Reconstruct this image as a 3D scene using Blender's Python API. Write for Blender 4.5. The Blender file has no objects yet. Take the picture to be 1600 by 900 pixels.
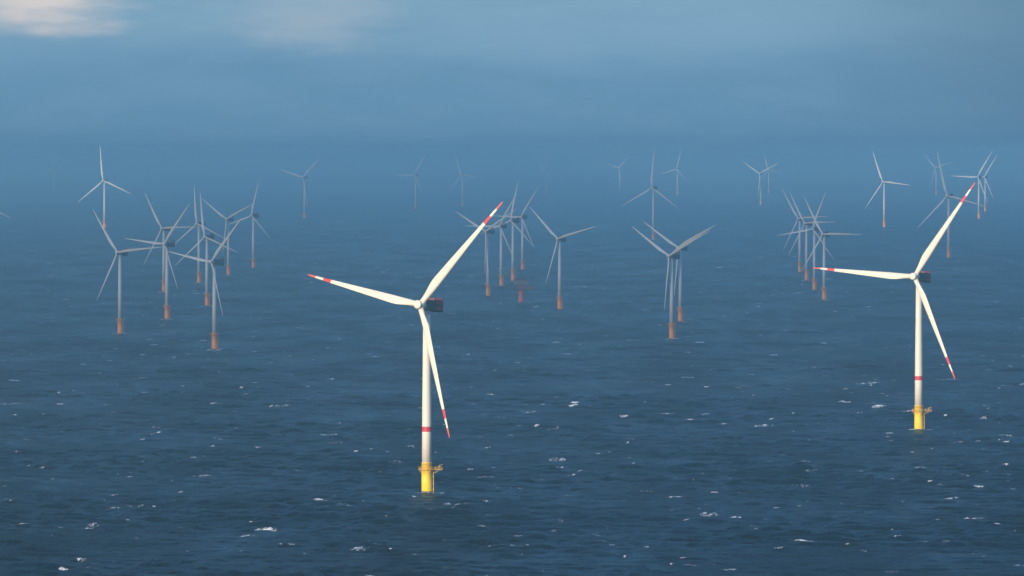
import bpy, bmesh, math, random
import numpy as np
from mathutils import Matrix, Vector

scene = bpy.context.scene
R = math.radians
random.seed(7)
rng = np.random.default_rng(11)

# ------------------------------------------------------------------ camera
F_PX, CAM_H = 10000.0, 183.0
PITCH = math.atan(213.0 / F_PX)
cam_data = bpy.data.cameras.new('camera')
cam_data.sensor_width = 36.0
cam_data.lens = 36.0 * F_PX / 1600.0
cam_data.clip_start = 5.0
cam_data.clip_end = 2.0e6
cam = bpy.data.objects.new('camera', cam_data)
scene.collection.objects.link(cam)
cam.location = (0, 0, CAM_H)
cam.rotation_euler = (R(90) - PITCH, 0, 0)
scene.camera = cam

# ------------------------------------------------------------------ light
SUN_AZ, SUN_EL = R(215.5), R(13.0)           # clockwise from +Y; low, behind the camera to the left
SUN_STRENGTH = 5.0
SKY_STRENGTH = 0.125
scene.view_settings.view_transform = 'Standard'
scene.view_settings.look = 'None'
scene.view_settings.gamma = 1.0
scene.view_settings.use_curve_mapping = False
scene.view_settings.exposure = 0.26
sun_dir = Vector((math.sin(SUN_AZ) * math.cos(SUN_EL), math.cos(SUN_AZ) * math.cos(SUN_EL), math.sin(SUN_EL)))
sd = bpy.data.lights.new('sun', 'SUN')
sd.energy = SUN_STRENGTH
sd.angle = R(0.53)
sd.color = (1.0, 0.82, 0.60)
so = bpy.data.objects.new('sun', sd)
scene.collection.objects.link(so)
so.rotation_euler = sun_dir.to_track_quat('Z', 'Y').to_euler()
so.location = (0, 0, 4000)

world = bpy.data.worlds.new('World')
scene.world = world
world.use_nodes = True
wt = world.node_tree
wt.nodes.clear()


class NT:
    """small helper round a node tree"""
    def __init__(self, tree):
        self.t = tree

    def node(self, kind, **kw):
        n = self.t.nodes.new(kind)
        for k, v in kw.items():
            setattr(n, k, v)
        return n

    def put(self, sock, v):
        if isinstance(v, bpy.types.NodeSocket):
            self.t.links.new(v, sock)
        elif v is not None:
            sock.default_value = v

    def math(self, op, a, b=None, c=None, clamp=False):
        n = self.node('ShaderNodeMath', operation=op, use_clamp=clamp)
        for i, v in enumerate((a, b, c)):
            if v is not None:
                self.put(n.inputs[i], v)
        return n.outputs[0]

    def mix(self, f, a, b):
        n = self.node('ShaderNodeMix', data_type='RGBA')
        self.put(n.inputs[0], f)
        self.put(n.inputs[6], a if isinstance(a, bpy.types.NodeSocket) else (*a, 1))
        self.put(n.inputs[7], b if isinstance(b, bpy.types.NodeSocket) else (*b, 1))
        return n.outputs[2]

    def noise(self, vec, scale, detail=3.0, rough=0.5):
        n = self.node('ShaderNodeTexNoise')
        self.put(n.inputs['Vector'], vec)
        n.inputs['Scale'].default_value = scale
        n.inputs['Detail'].default_value = detail
        n.inputs['Roughness'].default_value = rough
        return n.outputs['Fac']

    def smooth(self, v, lo, hi, a=0.0, b=1.0):
        n = self.node('ShaderNodeMapRange', interpolation_type='SMOOTHSTEP')
        self.put(n.inputs[0], v)
        for i, x in enumerate((lo, hi, a, b)):
            n.inputs[i + 1].default_value = x
        return n.outputs[0]

    def scaled(self, vec, s):
        n = self.node('ShaderNodeVectorMath', operation='MULTIPLY')
        self.put(n.inputs[0], vec)
        n.inputs[1].default_value = s
        return n.outputs[0]


W = NT(wt)
sky = W.node('ShaderNodeTexSky', sky_type='NISHITA')
sky.sun_disc = False
sky.sun_elevation = SUN_EL
sky.sun_rotation = SUN_AZ
sky.altitude = 100
sky.air_density = 1.0
sky.dust_density = 1.5
co = W.node('ShaderNodeTexCoord').outputs['Generated']
sp = W.node('ShaderNodeSeparateXYZ')
W.put(sp.inputs[0], co)
el = W.math('ARCSINE', sp.outputs[2])
az = W.math('ARCTAN2', sp.outputs[0], sp.outputs[1])
# rain-cloud bank low over the sea, in units of the bright physical sky
BANK = (0.94, 2.0, 3.12)
BANK_HI = (1.75, 2.95, 3.85)
BANK_DK = (0.6, 1.3, 2.05)
cmb = W.node('ShaderNodeCombineXYZ')
W.put(cmb.inputs[0], W.math('MULTIPLY', az, 22.0))
W.put(cmb.inputs[1], W.math('MULTIPLY', el, 110.0))
n1 = W.noise(cmb.outputs[0], 1.0, 2.0, 0.5)
n2 = W.noise(cmb.outputs[0], 2.7, 4.0, 0.55)


def blob(px, py, sx, sy, wob=0.35):
    """soft patch of cloud at a bearing and height above the horizon"""
    a0, e0 = (px - 800) / F_PX, (237 - py) / F_PX
    u = W.math('DIVIDE', W.math('SUBTRACT', az, a0), sx / F_PX)
    v = W.math('DIVIDE', W.math('SUBTRACT', el, e0), sy / F_PX)
    d = W.math('SQRT', W.math('ADD', W.math('MULTIPLY', u, u), W.math('MULTIPLY', v, v)))
    d = W.math('ADD', d, W.math('MULTIPLY', W.math('SUBTRACT', n2, 0.5), wob * 4))
    return W.smooth(d, 1.6, 0.0)


c0 = W.mix(W.smooth(el, -0.001, 0.018), (0.78, 1.77, 2.90), BANK)
lift = W.smooth(W.math('ADD', el, W.math('MULTIPLY', W.math('SUBTRACT', n1, 0.5), 0.016)), 0.010, 0.024)
c = W.mix(W.math('MULTIPLY', lift, 0.6), c0, BANK_HI)
n3 = W.noise(W.scaled(cmb.outputs[0], (2.2, 1.6, 1)), 1.0, 6.0, 0.6)
c = W.mix(W.smooth(n3, 0.35, 0.7, 0.0, 0.22), c, (1.55, 2.6, 3.5))
n4 = W.noise(W.scaled(cmb.outputs[0], (1.0, 1.3, 1)), 1.9, 4.0, 0.55)
c = W.mix(W.smooth(n4, 0.45, 0.75, 0.0, 0.16), c, (0.6, 1.5, 2.5))
c = W.mix(W.math('MULTIPLY', blob(1040, 55, 430, 42), 0.45), c, (1.6, 2.8, 3.9))
c = W.mix(W.math('MULTIPLY', W.smooth(az, 0.035, 0.088), 0.62), c, BANK_DK)
c = W.mix(W.math('MULTIPLY', blob(480, 28, 120, 42, 0.6), 0.5), c, (2.9, 3.35, 3.8))
c = W.mix(W.math('MULTIPLY', blob(62, 4, 112, 44, 0.55), 0.95), c, (4.7, 4.35, 4.2))
c = W.mix(W.smooth(el, 0.04, 0.3), c, (0.9, 2.4, 5.7))
above = W.smooth(el, 0.05, 0.40, 1.0, 0.6)
c = W.mix(above, sky.outputs[0], c)
bg = W.node('ShaderNodeBackground')
bg.inputs[1].default_value = SKY_STRENGTH
W.put(bg.inputs[0], c)
wo = W.node('ShaderNodeOutputWorld')
wt.links.new(bg.outputs[0], wo.inputs[0])

scene.cycles.volume_bounces = 5
scene.cycles.max_bounces = 6
scene.cycles.use_denoising = True


# ------------------------------------------------------------------ helpers
def tag(o, label=None, cat=None, group=None, kind=None):
    for k, v in (('label', label), ('category', cat), ('group', group), ('kind', kind)):
        if v:
            o[k] = v
    return o


def link(o, parent=None):
    scene.collection.objects.link(o)
    if parent:
        o.parent = parent
    return o


def new_mat(name):
    m = bpy.data.materials.new(name)
    m.use_nodes = True
    m.node_tree.nodes.clear()
    N = NT(m.node_tree)
    out = N.node('ShaderNodeOutputMaterial')
    return m, N, out


def paint(name, col, rough=0.45, dirt=(0.25, 0.2, 0.15), amount=0.12, scale=0.25, streak=True):
    m, N, out = new_mat(name)
    b = N.node('ShaderNodeBsdfPrincipled')
    v = N.node('ShaderNodeTexCoord').outputs['Object']
    a = N.noise(N.scaled(v, (1, 1, 0.12 if streak else 1)), scale * 3, 5.0, 0.6)
    bn = N.noise(v, scale, 3.0, 0.5)
    f = N.math('MULTIPLY', N.smooth(a, 0.45, 0.8), amount * 1.6)
    f = N.math('ADD', f, N.math('MULTIPLY', bn, amount * 0.5))
    N.put(b.inputs['Base Color'], N.mix(f, col, dirt))
    N.put(b.inputs['Roughness'], N.math('ADD', rough, N.math('MULTIPLY', bn, 0.2)))
    N.t.links.new(b.outputs[0], out.inputs[0])
    return m


M = {
    'cream': paint('cream white paint', (0.78, 0.73, 0.62), dirt=(0.42, 0.36, 0.27), amount=0.14),
    'white': paint('light grey paint', (0.62, 0.62, 0.61), amount=0.15),
    'red': paint('signal red paint', (0.62, 0.025, 0.03), amount=0.08),
    'orange_red': paint('faded orange red paint', (0.70, 0.085, 0.03), amount=0.08),
    'yellow': paint('traffic yellow paint', (0.95, 0.65, 0.001), dirt=(0.6, 0.28, 0.02), amount=0.08),
    'orange': paint('orange yellow paint', (0.92, 0.30, 0.01), dirt=(0.5, 0.15, 0.03), amount=0.2),
    'rust': paint('orange red primer', (0.62, 0.12, 0.06), dirt=(0.2, 0.08, 0.05), amount=0.4),
    'roof_red': paint('dark red roof paint', (0.11, 0.01, 0.02), amount=0.2),
    'rust_dark': paint('dark red primer', (0.22, 0.05, 0.045), amount=0.3),
    'cladding': paint('dull mauve grey cladding', (0.20, 0.16, 0.17), amount=0.4, streak=False),
    'teal': paint('dark teal housing paint', (0.012, 0.026, 0.032), amount=0.1),
    'grey': paint('mid grey housing paint', (0.05, 0.06, 0.075), amount=0.2),
    'maroon': paint('dark red housing paint', (0.45, 0.012, 0.03), amount=0.1),
    'wet': paint('wet growth at the waterline', (0.035, 0.025, 0.012), rough=0.25, amount=0.3),
    'steel': paint('weathered steel', (0.006, 0.006, 0.007), amount=0.4, streak=False),
    'gallery': paint('yellow grating and rails', (0.85, 0.5, 0.03), amount=0.3, streak=False),
}


class MB:
    """collects shapes into ONE mesh"""
    def __init__(self):
        self.bm = bmesh.new()
        self.mats = []

    def mi(self, m):
        if m not in self.mats:
            self.mats.append(m)
        return self.mats.index(m)

    def lathe(self, prof, m, seg=32, caps=True, cx=0, cy=0, ry=1.0):
        """prof: (radius, z[, material]) from bottom to top, round the Z axis"""
        rings = []
        for p in prof:
            rings.append([self.bm.verts.new((cx + p[0] * math.cos(2 * math.pi * i / seg),
                                             cy + p[0] * ry * math.sin(2 * math.pi * i / seg), p[1])) for i in range(seg)])
        for k in range(len(rings) - 1):
            mm = self.mi(prof[k][2] if len(prof[k]) > 2 else m)
            for i in range(seg):
                j = (i + 1) % seg
                f = self.bm.faces.new((rings[k][i], rings[k][j], rings[k + 1][j], rings[k + 1][i]))
                f.material_index = mm
                f.smooth = True
        if caps:
            for r, rev, mm in ((rings[0], True, prof[0]), (rings[-1], False, prof[-2])):
                f = self.bm.faces.new(tuple(reversed(r)) if rev else tuple(r))
                f.material_index = self.mi(mm[2] if len(mm) > 2 else m)
        return self

    def box(self, x0, x1, y0, y1, z0, z1, m, bevel=0.0):
        r = bmesh.ops.create_cube(self.bm, size=1.0)
        vs = r['verts']
        for v in vs:
            v.co = Vector(((x0 + x1) / 2 + v.co.x * (x1 - x0), (y0 + y1) / 2 + v.co.y * (y1 - y0), (z0 + z1) / 2 + v.co.z * (z1 - z0)))
        fs = {f for v in vs for f in v.link_faces}
        for f in fs:
            f.material_index = self.mi(m)
        if bevel:
            es = {e for v in vs for e in v.link_edges}
            b = bmesh.ops.bevel(self.bm, geom=list(es), offset=bevel, segments=3, affect='EDGES', profile=0.6)
            for f in b['faces']:
                f.material_index = self.mi(m)
                f.smooth = True
        return self

    def tube(self, a, b, r, m, seg=8):
        a, b = Vector(a), Vector(b)
        d = (b - a)
        q = d.normalized().to_track_quat('Z', 'Y').to_matrix()
        mm = self.mi(m)
        ra, rb = [], []
        for i in range(seg):
            o = q @ Vector((r * math.cos(2 * math.pi * i / seg), r * math.sin(2 * math.pi * i / seg), 0))
            ra.append(self.bm.verts.new(a + o))
            rb.append(self.bm.verts.new(b + o))
        for i in range(seg):
            j = (i + 1) % seg
            f = self.bm.faces.new((ra[i], ra[j], rb[j], rb[i]))
            f.material_index = mm
            f.smooth = True
        for r_ in (list(reversed(ra)), rb):
            self.bm.faces.new(tuple(r_)).material_index = mm
        return self

    def build(self, name, parent=None):
        bmesh.ops.recalc_face_normals(self.bm, faces=self.bm.faces[:])
        me = bpy.data.meshes.new(name)
        self.bm.to_mesh(me)
        self.bm.free()
        for m in self.mats:
            me.materials.append(m)
        o = bpy.data.objects.new(name, me)
        return link(o, parent)


def blade_mesh(length, root_r, chord, m, bands, pitch):
    """length along Z from the rotor centre, leading edge +X, wind side +Y"""
    mb = MB()
    stations = sorted(set([0.018, 0.03, 0.05, 0.07, 0.09, 0.115, 0.14, 0.17, 0.2, 0.24, 0.28, 0.33, 0.4, 0.47, 0.55, 0.62,
                           0.7, 0.78, 0.8550, 0.93, 0.97, 0.985, 0.995, 1.0] + [b[0] for b in bands]))
    npt = 22
    rings = []
    for s in stations:
        # chord distribution
        if s < 0.05:
            c = 2 * root_r
        elif s < 0.22:
            t = (s - 0.05) / 0.17
            t = t * t * (3 - 2 * t)
            c = 2 * root_r + (chord - 2 * root_r) * t
        else:
            t = (s - 0.22) / 0.78
            c = chord * (1 - t) ** 0.95 * 0.86 + chord * 0.14
            c = max(c, 0.02)
        if s > 0.965:
            c *= max(0.12, math.sqrt(max(0.0, 1 - ((s - 0.965) / 0.0351) ** 2)))
        blend = min(1.0, max(0.0, (s - 0.04) / 0.14))          # round root into aerofoil
        th = 2 * root_r * (1 - blend) + c * (0.30 - 0.13 * s) * blend
        if s < 0.05:
            th = 2 * root_r
        tw = R(pitch + 13 * max(0.0, 1 - s / 0.75) ** 1.4) * min(1.0, s / 0.08)
        ring = []
        for i in range(npt):
            a = 2 * math.pi * i / npt
            cx, cy = math.cos(a), math.sin(a)
            # circle
            x0, y0 = c / 2 * cx, th / 2 * cy
            # aerofoil: leading edge at +0.32c, trailing at -0.68c
            u = (1 - cx) / 2
            yt = 1.05 * (1.4845 * math.sqrt(u) - 0.63 * u - 1.758 * u ** 2 + 1.4215 * u ** 3 - 0.518 * u ** 4) * th * 2 * 0.5
            camber = 0.03 * c * math.sin(math.pi * u)
            x1 = (0.32 - u) * c
            y1 = (yt if cy >= 0 else -yt * 0.85) - camber
            if abs(cy) < 1e-9:
                y1 = -camber
            x, y = x0 * (1 - blend) + x1 * blend, y0 * (1 - blend) + y1 * blend
            pre = 0.035 * length * max(0, s - 0.2) ** 2         # prebend towards the wind
            ring.append(mb.bm.verts.new((x * math.cos(tw) - y * math.sin(tw), x * math.sin(tw) + y * math.cos(tw) + pre, s * length)))
        rings.append(ring)
    for k in range(len(rings) - 1):
        mid = (stations[k] + stations[k + 1]) / 2
        mm = m
        for j, (lo, bm_) in enumerate(bands):
            if mid > lo:
                mm = bm_
        mi = mb.mi(mm)
        for i in range(npt):
            j = (i + 1) % npt
            f = mb.bm.faces.new((rings[k][i], rings[k][j], rings[k + 1][j], rings[k + 1][i]))
            f.smooth = True
            f.material_index = mi
    mb.bm.faces.new(rings[-1]).material_index = mb.mi(bands[-1][1] if bands else m)
    mb.bm.faces.new(tuple(reversed(rings[0])))
    return mb


# ------------------------------------------------------------------ turbines (one prototype of each type, then copies)
# nacelle frame: +Y points into the wind, origin on the tower axis at hub height
def nacelle_big(root):
    n = MB()
    n.box(-2.9, 2.9, -12.1, 3.2, -2.9, 3.1, M['teal'], 0.75)
    n.lathe([(2.1, -4.4), (2.3, -2.7)], M['cream'], 28)
    n = n.build('nacelle', root)
    s = MB()
    s.box(-2.93, 2.93, -11.9, -4.6, 1.0, 2.6, M['maroon'], 0.1)
    s.box(-2.95, 2.95, -11.9, -4.6, -1.6, -0.2, M['maroon'], 0.1)
    s.build('stripe', n)
    c = MB()
    c.box(-2.3, 2.3, -5.2, -4.1, 3.0, 4.5, M['roof_red'], 0.2)
    c.build('cooler', n)
    h = MB()
    h.box(-2.8, 2.8, -12.3, -5.6, 3.25, 3.45, M['roof_red'])
    for y in [-12.3 + 1.11 * i for i in range(7)]:
        for x in (-2.75, 2.75):
            h.tube((x, y, 3.4), (x, y, 4.6), 0.06, M['maroon'], 6)
    for z in (4.0, 4.6):
        for x in (-2.75, 2.75):
            h.tube((x, -12.3, z), (x, -5.6, z), 0.06, M['maroon'], 6)
        h.tube((-2.75, -12.3, z), (2.75, -12.3, z), 0.06, M['maroon'], 6)
    h.build('helicopter_deck', n)
    return n


def nacelle_small(root, s=1.0):
    n = MB()
    n.box(-2.1 * s, 2.1 * s, -9.5 * s, 2.6 * s, -2.0 * s, 2.2 * s, M['grey'], 0.7)
    n.lathe([(1.6 * s, -3.2 * s), (1.7 * s, -1.9 * s)], M['white'], 20)
    n = n.build('nacelle', root)
    c = MB()
    c.box(-1.8 * s, 1.8 * s, -9.4 * s, -8.2 * s, 2.1 * s, 4.2 * s, M['grey'], 0.15)
    c.build('cooler', n)
    m = MB()
    m.tube((0, -7.0 * s, 2.1 * s), (0, -7.0 * s, 5.0 * s), 0.09, M['grey'], 6)
    m.tube((-0.9 * s, -7.0 * s, 4.3 * s), (0.9 * s, -7.0 * s, 4.3 * s), 0.07, M['grey'], 6)
    m.build('wind_mast', n)
    return n


def hub_mesh(r, m, root):
    """spinner: round nose facing +Y, with three blade collars; modelled round Z then turned"""
    h = MB()
    h.lathe([(r * 1.02, -r * 1.15), (r * 1.12, -r * 0.5), (r * 1.1, 0.1 * r), (r * 1.02, r * 0.55), (r * 0.98, r * 0.72),
             (r * 0.86, r * 0.76), (r * 0.86, r * 0.86), (r * 0.97, r * 0.88), (r * 0.97, r * 1.3), (r * 0.86, r * 1.4), (r * 0.3, r * 1.44)], m, 36)
    for v in h.bm.verts:
        v.co = Vector((v.co.x, v.co.z, v.co.y))
    for k in range(3):
        a = 2 * math.pi * k / 3
        d = Vector((math.cos(a), 0, math.sin(a)))
        h.tube(d * r * 0.4, d * r * 1.28, r * 0.72, m, 24)
    return h.build('hub', root)


def railing(mb, pts, z, m, hgt=1.2, closed=True):
    n = len(pts)
    for i in range(n if closed else n - 1):
        a, b = pts[i], pts[(i + 1) % n]
        for zz in (z + hgt * 0.5, z + hgt):
            mb.tube((a[0], a[1], zz), (b[0], b[1], zz), 0.06, m, 5)
        mb.tube((a[0], a[1], z), (a[0], a[1], z + hgt), 0.06, m, 5)


def foundation(root, r, top, deck_z, m, arm):
    f = MB()
    f.lathe([(r * 1.02, -9, M['wet']), (r * 1.02, 0.9, M['wet']), (r, 0.9001), (r, top - 0.3), (r * 1.05, top - 0.3001), (r * 1.05, top)], m, 40)
    f.build('foundation', root)
    # working platform with handrail and, on the big ones, an arm out to the right
    p = MB()
    ro = r + 1.5
    p.lathe([(ro, deck_z - 0.25), (ro, deck_z)], m if not arm else M['gallery'], 28)
    ring = [(ro * math.cos(2 * math.pi * i / 18), ro * math.sin(2 * math.pi * i / 18)) for i in range(18)]
    railing(p, ring, deck_z, M['gallery'])
    for i in range(0, 18, 3):
        x, y = ring[i]
        p.tube((x * 0.93, y * 0.93, deck_z - 0.2), (x * r / ro, y * r / ro, deck_z - 2.2), 0.13, M['gallery'], 6)
    if arm:
        p.box(ro - 0.4, 8.4, -1.9, 1.5, deck_z - 0.25, deck_z, M['gallery'])
        railing(p, [(ro, -1.85), (5.5, -1.85), (7.0, -1.85), (8.35, -1.85), (8.35, 1.45), (6.5, 1.45), (ro, 1.45)], deck_z, M['gallery'], closed=False)
        p.tube((r, -0.2, deck_z - 2.6), (7.6, -0.2, deck_z - 0.2), 0.14, M['gallery'], 6)
    p.build('platform', root)
    if arm:
        c = MB()
        c.tube((6.6, -1.0, deck_z), (6.6, -1.0, deck_z + 2.1), 0.18, M['gallery'])
        c.tube((6.6, -1.0, deck_z + 2.0), (8.6, -1.6, deck_z + 2.7), 0.12, M['gallery'])
        c.box(4.9, 6.0, -1.5, -0.3, deck_z + 0.01, deck_z + 1.3, M['steel'], 0.08)
        c.build('davit_crane', root)
    b = MB()
    for x in (-0.8, 0.8):
        b.tube((r + 0.75, x, -6), (r + 0.75, x, deck_z - 0.4), 0.16, M['gallery'] if arm else m, 6)
        for z in (1.5, 5.0, 8.5):
            b.tube((r - 0.05, x, z + 0.4), (r + 0.75, x, z), 0.12, M['gallery'] if arm else m, 6)
    for i in range(24):
        b.tube((r + 0.75, -0.8, 0.2 + i * 0.45), (r + 0.75, 0.8, 0.2 + i * 0.45), 0.05, M['gallery'] if arm else m, 4)
    b.build('boat_ladder', root)


TYPES = {
    # hub height, rotor radius, overhang, blade root r, chord, spinner r
    'A': (100.8, 75.0, 6.4, 1.6, 4.7, 2.35),
    'B': (81.5, 54.0, 4.4, 1.0, 3.1, 1.6),
    'C': (108.0, 80.0, 5.8, 1.5, 4.8, 2.1),
}
TILT, CONE = R(5.0), R(2.0)


def make_turbine(kind):
    h, rad, ov, rr, ch, sr = TYPES[kind]
    body = M['cream'] if kind == 'A' else M['white']
    root = link(bpy.data.objects.new('wind_turbine', None))
    if kind == 'A':
        foundation(root, 2.85, 16.2, 12.7, M['yellow'], True)
        t = MB()
        t.lathe([(2.62, 16.2), (2.58, 32.9, M['red']), (2.57, 35.7), (2.45, 50), (2.449, 50.15), (2.2, 72), (2.199, 72.15), (1.95, h - 4.3)], body, 40)
        t.build('tower', root)
        n = nacelle_big(root)
    elif kind == 'B':
        foundation(root, 2.45, 15.8, 14.3, M['orange'], False)
        t = MB()
        t.lathe([(2.05, 15.8), (1.95, 40), (1.949, 40.2), (1.4, h - 3.1)], body, 28)
        t.build('tower', root)
        n = nacelle_small(root, 1.2)
    else:
        foundation(root, 3.0, 19.0, 17.0, M['orange'], False)
        t = MB()
        t.lathe([(2.6, 19.0), (2.5, 50), (2.499, 50.2), (1.8, h - 4.0)], body, 28)
        t.build('tower', root)
        n = nacelle_small(root, 1.25)
    hub_mesh(sr, body, root)
    bands = [(0.785, M['red']), (0.855, M['cream']), (0.925, M['orange_red'])] if kind == 'A' else []
    b0 = blade_mesh(rad, rr, ch, body, bands, {'A': 11, 'B': 24, 'C': 19}[kind]).build('blade', root)
    for _ in range(2):
        b = b0.copy()
        link(b, root)
    return root


def pose(root, kind, yaw, phase):
    """turn nacelle and rotor of one turbine; yaw and phase in degrees"""
    h, rad, ov, rr, ch, sr = TYPES[kind]
    w = R(yaw)
    fwd = Vector((-math.sin(w), -math.cos(w), 0))
    d = Vector((-math.sin(w) * math.cos(TILT), -math.cos(w) * math.cos(TILT), math.sin(TILT)))
    r = Vector((math.cos(w), -math.sin(w), 0))
    u = d.cross(r)
    if u.z < 0:
        u = -u
    H = Vector((0, 0, h)) + d * ov
    ph = R(phase)
    k = 0
    for c in root.children:
        base = c.name.split('.')[0]
        if base == 'nacelle':
            c.matrix_local = Matrix.Translation((0, 0, h)) @ Matrix((r * -1, d, u)).transposed().to_4x4()
            c.matrix_local = Matrix.Translation((0, 0, h)) @ Matrix(((-r.x, d.x, u.x), (-r.y, d.y, u.y), (-r.z, d.z, u.z))).to_4x4()
        elif base == 'hub':
            a = math.cos(ph) * r + math.sin(ph) * u
            z = (-a).cross(d)
            c.matrix_local = Matrix.Translation(H) @ Matrix(((a.x, d.x, a.cross(d).x), (a.y, d.y, a.cross(d).y), (a.z, d.z, a.cross(d).z))).to_4x4()
        elif base == 'blade':
            p = ph + k * 2 * math.pi / 3
            k += 1
            rad_d = (math.cos(p) * r + math.sin(p) * u)
            z = (rad_d * math.cos(CONE) + d * math.sin(CONE)).normalized()
            x = (math.sin(p) * r - math.cos(p) * u).normalized()
            y = z.cross(x)
            c.matrix_local = Matrix.Translation(H) @ Matrix(((x.x, y.x, z.x), (x.y, y.y, z.y), (x.z, y.z, z.z))).to_4x4()


def copy_tree(o, parent=None):
    c = o.copy()
    link(c)
    c.parent = parent
    for ch in list(o.children):
        copy_tree(ch, c)
    return c


G1 = 'red tipped wind turbines standing in sunlight'
G2 = 'hazy wind turbines in the middle of the wind farm'
G3 = 'faint wind turbines far away in the haze'
T = [
    ('A', -45.7, 3431.1, 0.997, 32.2, 48, G1, 'sunlit cream turbine with red tipped blades and yellow base, the nearest and largest turbine'),
    ('A', 267.4, 4204.9, 0.997, 29.8, 56, G1, 'sunlit cream turbine with red tipped blades, farther one of the two, near the right edge'),
    ('B', -393.4, 6420.1, 1.003, 29.5, 6, G2, 'grey turbine with one blade pointing right, leftmost of those on orange bases in open water'),
    ('C', -966.5, 15177.1, 1.054, 26.4, 98, G3, 'pale distant turbine whose base meets the raised blade of the grey turbine at far left'),
    ('B', -376.3, 6976.0, 1.008, 33.9, 54, G2, 'grey turbine on reddish base with the tower of another close behind its left side'),
    ('B', -452.6, 8318.1, 1.019, 30.9, 2, G2, 'dim turbine almost hidden behind the grey turbine on the reddish base at left'),
    ('B', -435.4, 8896.6, 1.015, 35.2, 98, G2, 'dim turbine with upright thin blade, standing just left of a nearer one posed the same'),
    ('B', -361.6, 7583.5, 1.003, 34.3, 100, G2, 'dim turbine with upright thin blade and orange base, just behind the nearest left hand turbine'),
    ('B', -274.8, 5907.7, 0.994, 37.3, 50, G2, 'grey turbine with bright orange base and dark nacelle, nearest of the left hand cluster'),
    ('B', -418.9, 9448.0, 1.02, 31.5, 26, G2, 'dim turbine in Y pose with pale pink base, second from right in the left cluster'),
    ('B', -405.9, 10039.1, 1.013, 35.7, 78, G2, 'dim turbine with a blade sloping down right, rightmost of the left hand cluster'),
    ('C', -570.9, 17600.2, 1.038, 34.1, 44, G3, 'very faint turbine alone above open water between left cluster and nearest red tipped turbine'),
    ('C', -306.1, 20338.7, 1.004, 34.1, 60, G3, 'very faint turbine on the horizon above the hub of the nearest red tipped turbine'),
    ('C', -166.3, 21434.4, 0.971, 33.6, 112, G3, 'very faint turbine on the horizon left of the raised red blade tip'),
    ('C', 148.4, 27736.0, 0.94, 34.3, 82, G3, 'barely visible turbine on the horizon above the middle cluster, right of the raised red tip'),
    ('B', -30.5, 8097.1, 1.005, 33.8, 32, G2, 'dim Y posed turbine behind the raised red tipped blade, leftmost of the middle cluster'),
    ('B', -14.8, 8706.0, 0.999, 29.9, 60, G2, 'dim turbine with orange base, standing between the Y posed one and the platform'),
    ('B', 1.2, 9041.7, 1.047, 38.0, 80, G2, 'dim turbine whose reddish base is partly covered by the left end of the platform'),
    ('B', 16.1, 9892.5, 1.005, 28.1, 58, G2, 'dim turbine standing straight behind the platform, its base just above the platform top'),
    ('B', 55.1, 7408.4, 1.005, 29.4, 16, G2, 'grey turbine on orange base standing to the right of the offshore platform'),
    ('C', 513.1, 30509.9, 0.978, 36.0, 44, G3, 'barely visible turbine on the horizon left of the dark lone turbine with upright blade'),
    ('C', 291.0, 13186.5, 1.002, 34.3, 88, G3, 'lone turbine with orange base and upright blade above the pair in Y pose'),
    ('C', 695.6, 26920.1, 1.017, 33.5, 76, G3, 'small pale turbine on the horizon with upright blade, right of the darker upright one'),
    ('C', 848.8, 21843.7, 0.996, 29.2, 28, G3, 'faint pale turbine in Y pose on the horizon, nearer of two overlapping ones'),
    ('C', 1146.9, 28602.8, 0.94, 36.3, 108, G3, 'barely visible turbine on the horizon just behind and right of the faint Y posed one'),
    ('B', 155.8, 6246.8, 0.994, 36.4, 28, G2, 'grey turbine in Y pose on orange base, nearer of the overlapping pair right of centre'),
    ('B', 180.8, 6878.9, 0.977, 32.5, 28, G2, 'grey turbine in Y pose on orange base, farther of the overlapping pair right of centre'),
    ('B', 435.7, 9693.3, 0.999, 33.6, 4, G2, 'dim turbine farthest left and farthest back in the row behind the right red tipped rotor'),
    ('B', 418.5, 9095.7, 0.995, 35.6, 2, G2, 'dim turbine second from the left in the row behind the right red tipped rotor'),
    ('B', 399.3, 8452.6, 0.993, 31.7, 70, G2, 'dim turbine with blade raised right, third from left in the right hand row'),
    ('B', 384.7, 7887.6, 0.992, 27.8, 0, G2, 'dim turbine with one blade pointing straight right, nearest and rightmost of the right hand row'),
    ('C', 895.9, 15407.1, 1.019, 37.3, 114, G3, 'pale clear distant turbine with orange base, above the left pointing red tipped blade'),
    ('C', 749.9, 10992.1, 0.988, 29.9, 106, G3, 'dark turbine behind the raised blade of the right hand red tipped turbine'),
    ('C', 1270.1, 17416.0, 1.053, 36.2, 58, G3, 'pale distant turbine just right of the raised red tip, nearer of two overlapping ones'),
    ('C', 1439.4, 19473.0, 0.977, 32.2, 58, G3, 'pale distant turbine at far right, farther and right one of two overlapping'),
    ('C', 1810.5, 27321.9, 1.057, 34.8, 16, G3, 'barely visible turbine on the horizon left of the dark turbine at the right'),
    ('C', -2016.3, 28162.7, 1.038, 29.9, 80, G3, 'barely visible turbine on the horizon, farthest left above the open water'),
    ('C', -841.4, 10111.2, 0.94, 35.2, 102, G3, 'faint turbine cut off by the left edge, only the tip of one blade in view'),
]
protos = {}
bases = []
for kind, x, y, k, yaw, ph, grp, label in T:
    if kind not in protos:
        o = protos[kind] = make_turbine(kind)
    else:
        o = copy_tree(protos[kind])
    pose(o, kind, yaw, ph)
    o.location = (x, y, 0)
    o.scale = (k, k, k)
    tag(o, label, 'wind turbine', grp)
    bases.append((x, y, kind))


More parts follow.
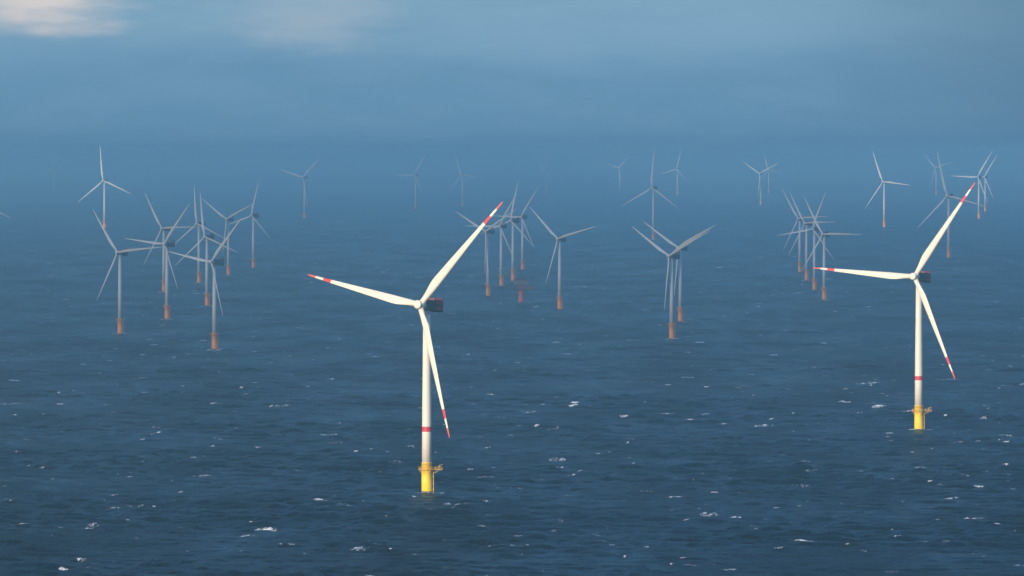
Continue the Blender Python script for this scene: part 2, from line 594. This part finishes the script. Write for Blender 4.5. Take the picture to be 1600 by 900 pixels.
# ------------------------------------------------------------------ transformer platform among the turbines
def make_platform(x, y):
    root = link(bpy.data.objects.new('offshore_platform', None))
    root.location = (x, y, 0)
    c = MB()
    c.lathe([(3.9, -9, M['wet']), (3.9, 1.6, M['wet']), (3.4, 1.6001), (3.3, 13.0), (4.6, 16.5)], M['rust'], 32)
    c.build('column', root)
    b = MB()
    for sx in (-1, 1):
        for sy in (-1, 1):
            b.tube((2.0 * sx, 2.0 * sy, 9.0), (8.0 * sx, 6.0 * sy, 16.6), 0.4, M['steel'])
    b.build('brace', root)
    d = MB()
    for z in (16.6, 22.4, 28.0):
        w = 12.5 if z < 20 else (14.5 if z < 25 else 8.5)
        d.box(-w, w, -8, 8, z, z + 0.6, M['steel'])
        railing(d, [(-w, -8), (-w / 2, -8), (0, -8), (w / 2, -8), (w, -8), (w, 0), (w, 8), (0, 8), (-w, 8), (-w, 0)], z + 0.6, M['steel'], 1.3)
    for xx in (-12, -8, -4, 4, 8, 12):
        for yy in (-7.6, 7.6):
            d.tube((xx, yy, 16.6), (xx, yy, 22.5), 0.28, M['steel'])
            d.tube((xx, yy, 16.9), (xx + (4 if xx < 0 else -4), yy, 22.4), 0.16, M['steel'])
    d.build('deck', root)
    m = MB()
    m.box(-6.2, 6.4, -6.5, 6.5, 17.25, 22.35, M['rust_dark'], 0.15)
    m.build('lower_module', root)
    m = MB()
    m.box(-8.0, 7.8, -7.0, 7.0, 23.05, 27.95, M['cladding'], 0.15)
    for i in range(6):
        m.box(-6.2 + i * 2.1, -5.0 + i * 2.1, -7.15, -7.0, 24.0, 27.0, M['grey'])
    m.build('upper_module', root)
    m = MB()
    m.box(-5.5, -1.5, -4, 4, 28.65, 31.6, M['steel'], 0.2)
    m.box(2.0, 5.0, -3, 3, 28.65, 30.9, M['grey'], 0.2)
    m.build('roof_cabin', root)
    m = MB()
    m.tube((0.6, 0, 28.6), (0.6, 0, 37.5), 0.3, M['steel'])
    m.tube((-1.2, 0, 34.0), (2.4, 0, 34.0), 0.14, M['steel'])
    m.build('mast', root)
    m = MB()
    m.tube((13.2, -6, 23.0), (13.2, -6, 33.0), 0.6, M['steel'])
    m.tube((13.2, -6, 32.5), (5.0, -7.5, 33.6), 0.35, M['steel'])
    m.tube((13.2, -6, 29.0), (8.0, -7.0, 33.0), 0.2, M['steel'])
    m.build('crane', root)
    m = MB()
    for sx, w in ((-1, 15.5), (1, 16.5)):
        m.tube((12 * sx, -5, 17), (w * sx, -5, 20), 0.25, M['steel'])
        m.box(min(12.7 * sx, w * sx), max(12.7 * sx, w * sx), -6, -1, 18.5, 20.5, M['grey'], 0.3)
    m.box(min(7.0 * sx, 12 * sx), max(7.0 * sx, 12 * sx), -5.5, 5.5, 17.25, 21.8, M['cladding'], 0.1)
    m.build('side_module', root)
    tag(root, 'dim offshore platform with stacked decks and a crane on one thick red column', 'platform')
    bases.append((x, y, 'P'))


make_platform(10.8, 7705.0)

# ------------------------------------------------------------------ sea: one sheet, finer towards the near water
ys = [2350.0]
while ys[-1] < 45000:
    ys.append(ys[-1] + 1.9 * (max(ys[-1], 2700) / 2760.0) ** 1.6)
yn = [2350.0]
st = 6.0
while yn[-1] > -60000:
    yn.append(yn[-1] - st)
    st *= 1.16
st = ys[-1] - ys[-2]
while ys[-1] < 420000:
    st *= 1.3
    ys.append(ys[-1] + st)
Y = np.array(sorted(yn[1:]) + ys)
xs = [0.0]
st = 1.5
while xs[-1] < 420000:
    if xs[-1] > 430:
        st *= 1.010 if xs[-1] < 4000 else 1.35
    xs.append(xs[-1] + st)
X = np.array([-v for v in xs[:0:-1]] + xs)
nx, ny = len(X), len(Y)
GX, GY = np.meshgrid(X.astype(np.float64), Y.astype(np.float64))
DX = np.gradient(X)[None, :]
DY = np.gradient(Y)[:, None]
Z = np.zeros_like(GX)
WIND = R(32.0)                      # waves run away from the camera and to the right
ncomp = 110
near = (Y > 1500) & (Y < 46000)
iy0, iy1 = int(np.argmax(near)), len(Y) - int(np.argmax(near[::-1]))
cols = np.abs(X) < 9000
ix0, ix1 = int(np.argmax(cols)), nx - int(np.argmax(cols[::-1]))
sx_, sy_ = GX[iy0:iy1, ix0:ix1].astype(np.float32), GY[iy0:iy1, ix0:ix1].astype(np.float32)
dxs, dys = DX[:, ix0:ix1].astype(np.float32), DY[iy0:iy1, :].astype(np.float32)
zz = np.zeros_like(sx_)
lam = np.exp(rng.uniform(math.log(5.5), math.log(120.0), ncomp))
for L in lam:
    ang = WIND + rng.normal(0, 0.55 if L < 35 else 0.33)
    kx, ky = 2 * math.pi / L * math.sin(ang), 2 * math.pi / L * math.cos(ang)
    amp = 0.0105 * L if L < 20 else 0.0105 * 20 * (20 / L) ** 0.35
    amp *= 0.7
    lx = 2 * math.pi / max(abs(kx), 1e-6)
    ly = 2 * math.pi / max(abs(ky), 1e-6)
    att = np.clip((lx / (dxs * 2.3) - 1) / 1.2, 0, 1) * np.clip((ly / (dys * 2.3) - 1) / 1.2, 0, 1)
    ph = kx * sx_ + ky * sy_ + rng.uniform(0, 6.28)
    zz += (amp * att) * (np.sin(ph) + 0.18 * np.cos(2 * ph))
# gusts: patches of rougher and calmer water
gust = np.zeros_like(sx_)
for i in range(14):
    L = rng.uniform(160, 900)
    a = rng.uniform(0, 6.28)
    gust += np.sin(2 * math.pi / L * (sx_ * math.cos(a) + sy_ * math.sin(a)) + rng.uniform(0, 6.28))
gust = np.clip(0.9 + gust * 0.09, 0.5, 1.35)
zz *= gust
Z[iy0:iy1, ix0:ix1] = zz
foam = np.zeros(GX.shape, dtype=np.float32)


def stamp(x, y, length, depth, strength, lift=0.0, bend=0.0, ang=None):
    """a breaking crest: foam lying along the wave, optionally raised"""
    if ang is None:
        ang = WIND + random.gauss(0, 0.3)
    iy = np.searchsorted(Y, y)
    if iy <= 1 or iy >= ny - 2:
        return
    dyl = Y[iy] - Y[iy - 1]
    depth = max(depth, dyl * 0.62)
    ext = 2.2 * max(length, depth)
    i0, i1 = max(0, np.searchsorted(Y, y - ext)), min(ny, np.searchsorted(Y, y + ext) + 1)
    j0, j1 = max(0, np.searchsorted(X, x - ext)), min(nx, np.searchsorted(X, x + ext) + 1)
    px, py = GX[i0:i1, j0:j1] - x, GY[i0:i1, j0:j1] - y
    u = px * math.cos(ang) - py * math.sin(ang)
    v = px * math.sin(ang) + py * math.cos(ang) + bend * u * u / max(length, 1)
    g = np.exp(-np.abs(u / length) ** 3 - np.abs(v / depth) ** 2)
    foam[i0:i1, j0:j1] = np.maximum(foam[i0:i1, j0:j1], strength * g)
    if lift:
        Z[i0:i1, j0:j1] += lift * np.exp(-(u / length) ** 2 - np.where(v > 0, (v / (depth * 1.6)) ** 2, (v / (depth * 0.8)) ** 2))


def sea_point(px, py):
    a, b = (px - 800) / F_PX, (450 - py) / F_PX
    yy, z_ = math.cos(PITCH) + b * math.sin(PITCH), -math.sin(PITCH) + b * math.cos(PITCH)
    t = -CAM_H / z_
    return a * t, yy * t


# the large breakers (seen in the photograph) ...
BIG = [(1193, 666, 7, 1.6), (871, 719, 5.5, 1.1), (759, 748, 5, .5), (1374, 637, 5, .6), (1370, 629, 6, .5), (1318, 628, 5, .4),
       (1345, 600, 4, .3), (1366, 599, 6, .4), (413, 827, 6, .9), (390, 837, 5, .3), (1108, 804, 5, .5), (1149, 808, 3, .7),
       (15, 631, 11, .3), (113, 610, 4, .6), (430, 635, 11, .2), (515, 680, 7, .3), (852, 633, 4, .5), (1075, 590, 7, .4),
       (800, 852, 10, .2), (1405, 748, 6, .5), (1565, 690, 6, .4), (465, 513, 7, .3), (975, 650, 3, .4), (560, 858, 3, .4),
       (1570, 820, 6, .5), (620, 724, 4, .2), (333, 697, 2.5, .5), (315, 742, 5, .3), (570, 857, 3, .3), (1010, 768, 4, .3),
       (1560, 358, 16, .3), (1140, 356, 22, .3), (1115, 365, 14, .3), (540, 357, 14, .3), (567, 358, 16, .3), (497, 557, 6, .3),
       (20, 361, 10, .4), (1095, 457, 8, .2), (790, 420, 20, .3), (900, 448, 22, .2), (640, 390, 9, .3), (95, 675, 2, .4),
       (220, 792, 8, .15), (145, 822, 3, .3), (1250, 758, 8, .15), (1200, 555, 9, .2), (590, 417, 6, .3), (1500, 741, 6, .25)]
for px, py, ln, lf in BIG:
    x, y = sea_point(px, py)
    k = 1.0 if lf > .35 else .7
    nsub = 2 + int(ln * 0.55)
    a_ = WIND * 0.4 + random.gauss(0, 0.15)
    for q in range(nsub):                       # a torn row of foam along the crest
        t_ = (q + 0.5) / nsub * 2 - 1 + random.uniform(-.15, .15)
        l_ = ln / nsub * random.uniform(0.7, 1.5)
        stamp(x + t_ * ln * math.cos(a_), y - t_ * ln * math.sin(a_) - t_ * t_ * 3.5 + random.gauss(0, 1.2), l_,
              random.uniform(0.9, 2.4), k * random.uniform(.6, .95), lf * 1.2, random.uniform(-.5, .5), a_ + random.gauss(0, .2))
    stamp(x, y - 7, ln * 1.3, 5.5, 0.34 * k, 0, 0, a_)      # thin froth left behind
# ... and the countless small ones
for i in range(12000):
    y = 2400 + 13600 * random.random() ** 1.15
    x = random.uniform(-1, 1) * (420 + y * 0.10)
    big = random.random()
    ln = 0.8 + 6.0 * big ** 5 + 1.2 * random.random()
    stamp(x, y, ln, 0.9 + ln * 0.14, 0.30 + 0.5 * random.random() ** 2, 0.35 * big ** 2, random.uniform(-.3, .3))
# churned water round the bases
for x, y, kind in bases:
    if y < 9500:
        rr = 3.4 if kind != 'P' else 5
        stamp(x + 3.5, y - 3.5, rr * 1.7, 3.6, 0.85, 0, 0, 0)
        stamp(x - 4.5, y - 2.0, rr, 3.2, 0.75, 0, 0, 0)

nv = nx * ny
cofl = np.empty((nv, 3), dtype=np.float32)
cofl[:, 0] = GX.ravel()
cofl[:, 1] = GY.ravel()
cofl[:, 2] = Z.ravel()
idx = np.arange(nv, dtype=np.int32).reshape(ny, nx)
quads = np.stack([idx[:-1, :-1], idx[:-1, 1:], idx[1:, 1:], idx[1:, :-1]], axis=-1).reshape(-1, 4)
nf = len(quads)
me = bpy.data.meshes.new('sea')
me.vertices.add(nv)
me.vertices.foreach_set('co', cofl.ravel())
me.loops.add(nf * 4)
me.loops.foreach_set('vertex_index', quads.ravel())
me.polygons.add(nf)
me.polygons.foreach_set('loop_start', np.arange(0, nf * 4, 4, dtype=np.int32))
me.polygons.foreach_set('use_smooth', np.ones(nf, dtype=bool))
me.update(calc_edges=True)
at = me.attributes.new('foam', 'FLOAT', 'POINT')
at.data.foreach_set('value', foam.ravel())
sea = link(bpy.data.objects.new('sea', me))
tag(sea, kind='structure', label='dark blue choppy sea with scattered whitecaps')

m, N, out = new_mat('sea water')
pos = N.node('ShaderNodeNewGeometry').outputs['Position']
b = N.node('ShaderNodeBsdfDiffuse')
gl = N.node('ShaderNodeBsdfGlossy')
gl.inputs['Roughness'].default_value = 0.15
gl.inputs['Color'].default_value = (0.66, 0.86, 1.0, 1)
fr = N.node('ShaderNodeFresnel')
fr.inputs[0].default_value = 1.333
wm = N.node('ShaderNodeMixShader')
fa = N.node('ShaderNodeAttribute', attribute_name='foam').outputs['Fac']
big = N.noise(N.scaled(pos, (1, 0.5, 1)), 0.006, 3.0, 0.5)
N.put(b.inputs['Color'], N.mix(N.smooth(big, 0.35, 0.65), (0.0001, 0.0035, 0.009), (0.0001, 0.005, 0.013)))
w1 = N.noise(N.scaled(pos, (1.0, 0.35, 0.5)), 0.38, 5.0, 0.68)
bump = N.node('ShaderNodeBump')
bump.inputs['Strength'].default_value = 1.0
bump.inputs['Distance'].default_value = 1.3
N.put(bump.inputs['Height'], w1)
for n_ in (b, gl, fr):
    N.put(n_.inputs['Normal'], bump.outputs[0])
# wind-torn water sends back far less of the low sky than a calm sheet would
gn = N.noise(N.scaled(pos, (1, 0.25, 1)), 0.011, 4.0, 0.6)
gn2 = N.noise(N.scaled(pos, (1, 0.3, 1)), 0.05, 3.0, 0.6)
gf = N.math('MULTIPLY', N.smooth(gn, 0.3, 0.7, 0.38, 0.9), N.smooth(gn2, 0.3, 0.7, 0.75, 1.3))
N.put(wm.inputs[0], N.math('MULTIPLY', N.math('POWER', fr.outputs[0], 3.0), gf))
N.t.links.new(b.outputs[0], wm.inputs[1])
N.t.links.new(gl.outputs[0], wm.inputs[2])
fo = N.node('ShaderNodeBsdfPrincipled')
fo.inputs['Base Color'].default_value = (0.80, 0.83, 0.84, 1)
fo.inputs['Roughness'].default_value = 0.9
fn = N.noise(N.scaled(pos, (1.0, 0.3, 1.0)), 0.6, 5.0, 0.75)
fm = N.math('ADD', fa, N.math('MULTIPLY', N.math('SUBTRACT', fn, 0.5), 2.0))
fm = N.math('MULTIPLY', N.smooth(fm, 0.22, 0.6), N.smooth(fa, 0.05, 0.25))
ms = N.node('ShaderNodeMixShader')
N.put(ms.inputs[0], fm)
N.t.links.new(wm.outputs[0], ms.inputs[1])
N.t.links.new(fo.outputs[0], ms.inputs[2])
N.t.links.new(ms.outputs[0], out.inputs[0])
me.materials.append(m)

# ------------------------------------------------------------------ unseen low cumulus, added to shade the middle of the wind farm from the sun
cb = bmesh.new()
OFF = 1050 / math.tan(SUN_EL)
cxo, cyo = math.sin(SUN_AZ) * OFF, math.cos(SUN_AZ) * OFF
from mathutils import noise as mn
FARP = [(-2016, 28300, 800), (148, 27900, 420)]
for i in range(104 + len(FARP)):
    t = random.random()
    cx = cxo + random.uniform(-1300, 1500)
    cy = cyo + 5700 + t * 7600
    if i < 42:                                     # an even carpet of puffs first, loose ones after
        cx = cxo - 1200 + (i % 6) * 520
        cy = cyo + 5800 + (i // 6) * 1250 + random.uniform(-150, 150)
    if i >= 80:                                    # a second bank farther out, added to dim the faint turbines
        cx = cxo - 900 + ((i - 80) % 3) * 420
        cy = cyo + 17300 + ((i - 80) // 3) * 900
    sz = random.uniform(560, 800) if i < 42 else random.uniform(250, 560)
    if i >= 104:                                   # single far puffs, added to shade two horizon turbines
        cx, cy, sz = cxo + FARP[i - 104][0], cyo + FARP[i - 104][1], FARP[i - 104][2]
    g = bmesh.ops.create_icosphere(cb, subdivisions=3, radius=1.0)
    for v in g['verts']:
        p = v.co.copy()
        dn = 1 + 0.35 * mn.noise(p * 1.6 + Vector((i * 3.1, 0, 0))) + 0.15 * mn.noise(p * 4 + Vector((0, i, 0)))
        v.co = Vector((cx + p.x * sz * dn, cy + p.y * sz * 1.25 * dn, 1090 + (p.z if p.z > 0 else p.z * 0.35) * sz * 0.30 * dn))
me = bpy.data.meshes.new('cloud')
cb.to_mesh(me)
cb.free()
for p in me.polygons:
    p.use_smooth = True
shade_cloud = link(bpy.data.objects.new('cloud', me))
m, N, out = new_mat('cloud')
d = N.node('ShaderNodeBsdfDiffuse')
pn = N.noise(N.node('ShaderNodeNewGeometry').outputs['Position'], 0.004, 5, 0.6)
N.put(d.inputs[0], N.mix(pn, (0.85, 0.85, 0.87), (0.93, 0.93, 0.93)))
tr = N.node('ShaderNodeBsdfTranslucent')
tr.inputs[0].default_value = (0.8, 0.8, 0.82, 1)
ms = N.node('ShaderNodeMixShader')
ms.inputs[0].default_value = 0.4
N.t.links.new(d.outputs[0], ms.inputs[1])
N.t.links.new(tr.outputs[0], ms.inputs[2])
tp = N.node('ShaderNodeBsdfTransparent')
ms2 = N.node('ShaderNodeMixShader')
ms2.inputs[0].default_value = 0.54          # thin enough for some sun to come through
N.t.links.new(ms.outputs[0], ms2.inputs[1])
N.t.links.new(tp.outputs[0], ms2.inputs[2])
N.t.links.new(ms2.outputs[0], out.inputs[0])
me.materials.append(m)
rm = shade_cloud.modifiers.new('merge', 'REMESH')
rm.mode = 'VOXEL'
rm.voxel_size = 45
rm.use_smooth_shade = True
tag(shade_cloud, kind='structure', label='unseen low grey cumulus cloud over the wind farm')

# ------------------------------------------------------------------ the air
hz = MB()
hm, N, out = new_mat('haze')
pv = N.node('ShaderNodeVolumePrincipled')
pv.inputs['Color'].default_value = (0.55, 0.945, 1.0, 1)
pv.inputs['Density'].default_value = 7.4e-5
pv.inputs['Anisotropy'].default_value = 0.5
N.t.links.new(pv.outputs[0], out.inputs['Volume'])
hz.box(-450000, 450000, -90000, 450000, -12, 212, hm)
hz = hz.build('haze')
tag(hz, kind='stuff', label='blue grey sea haze')
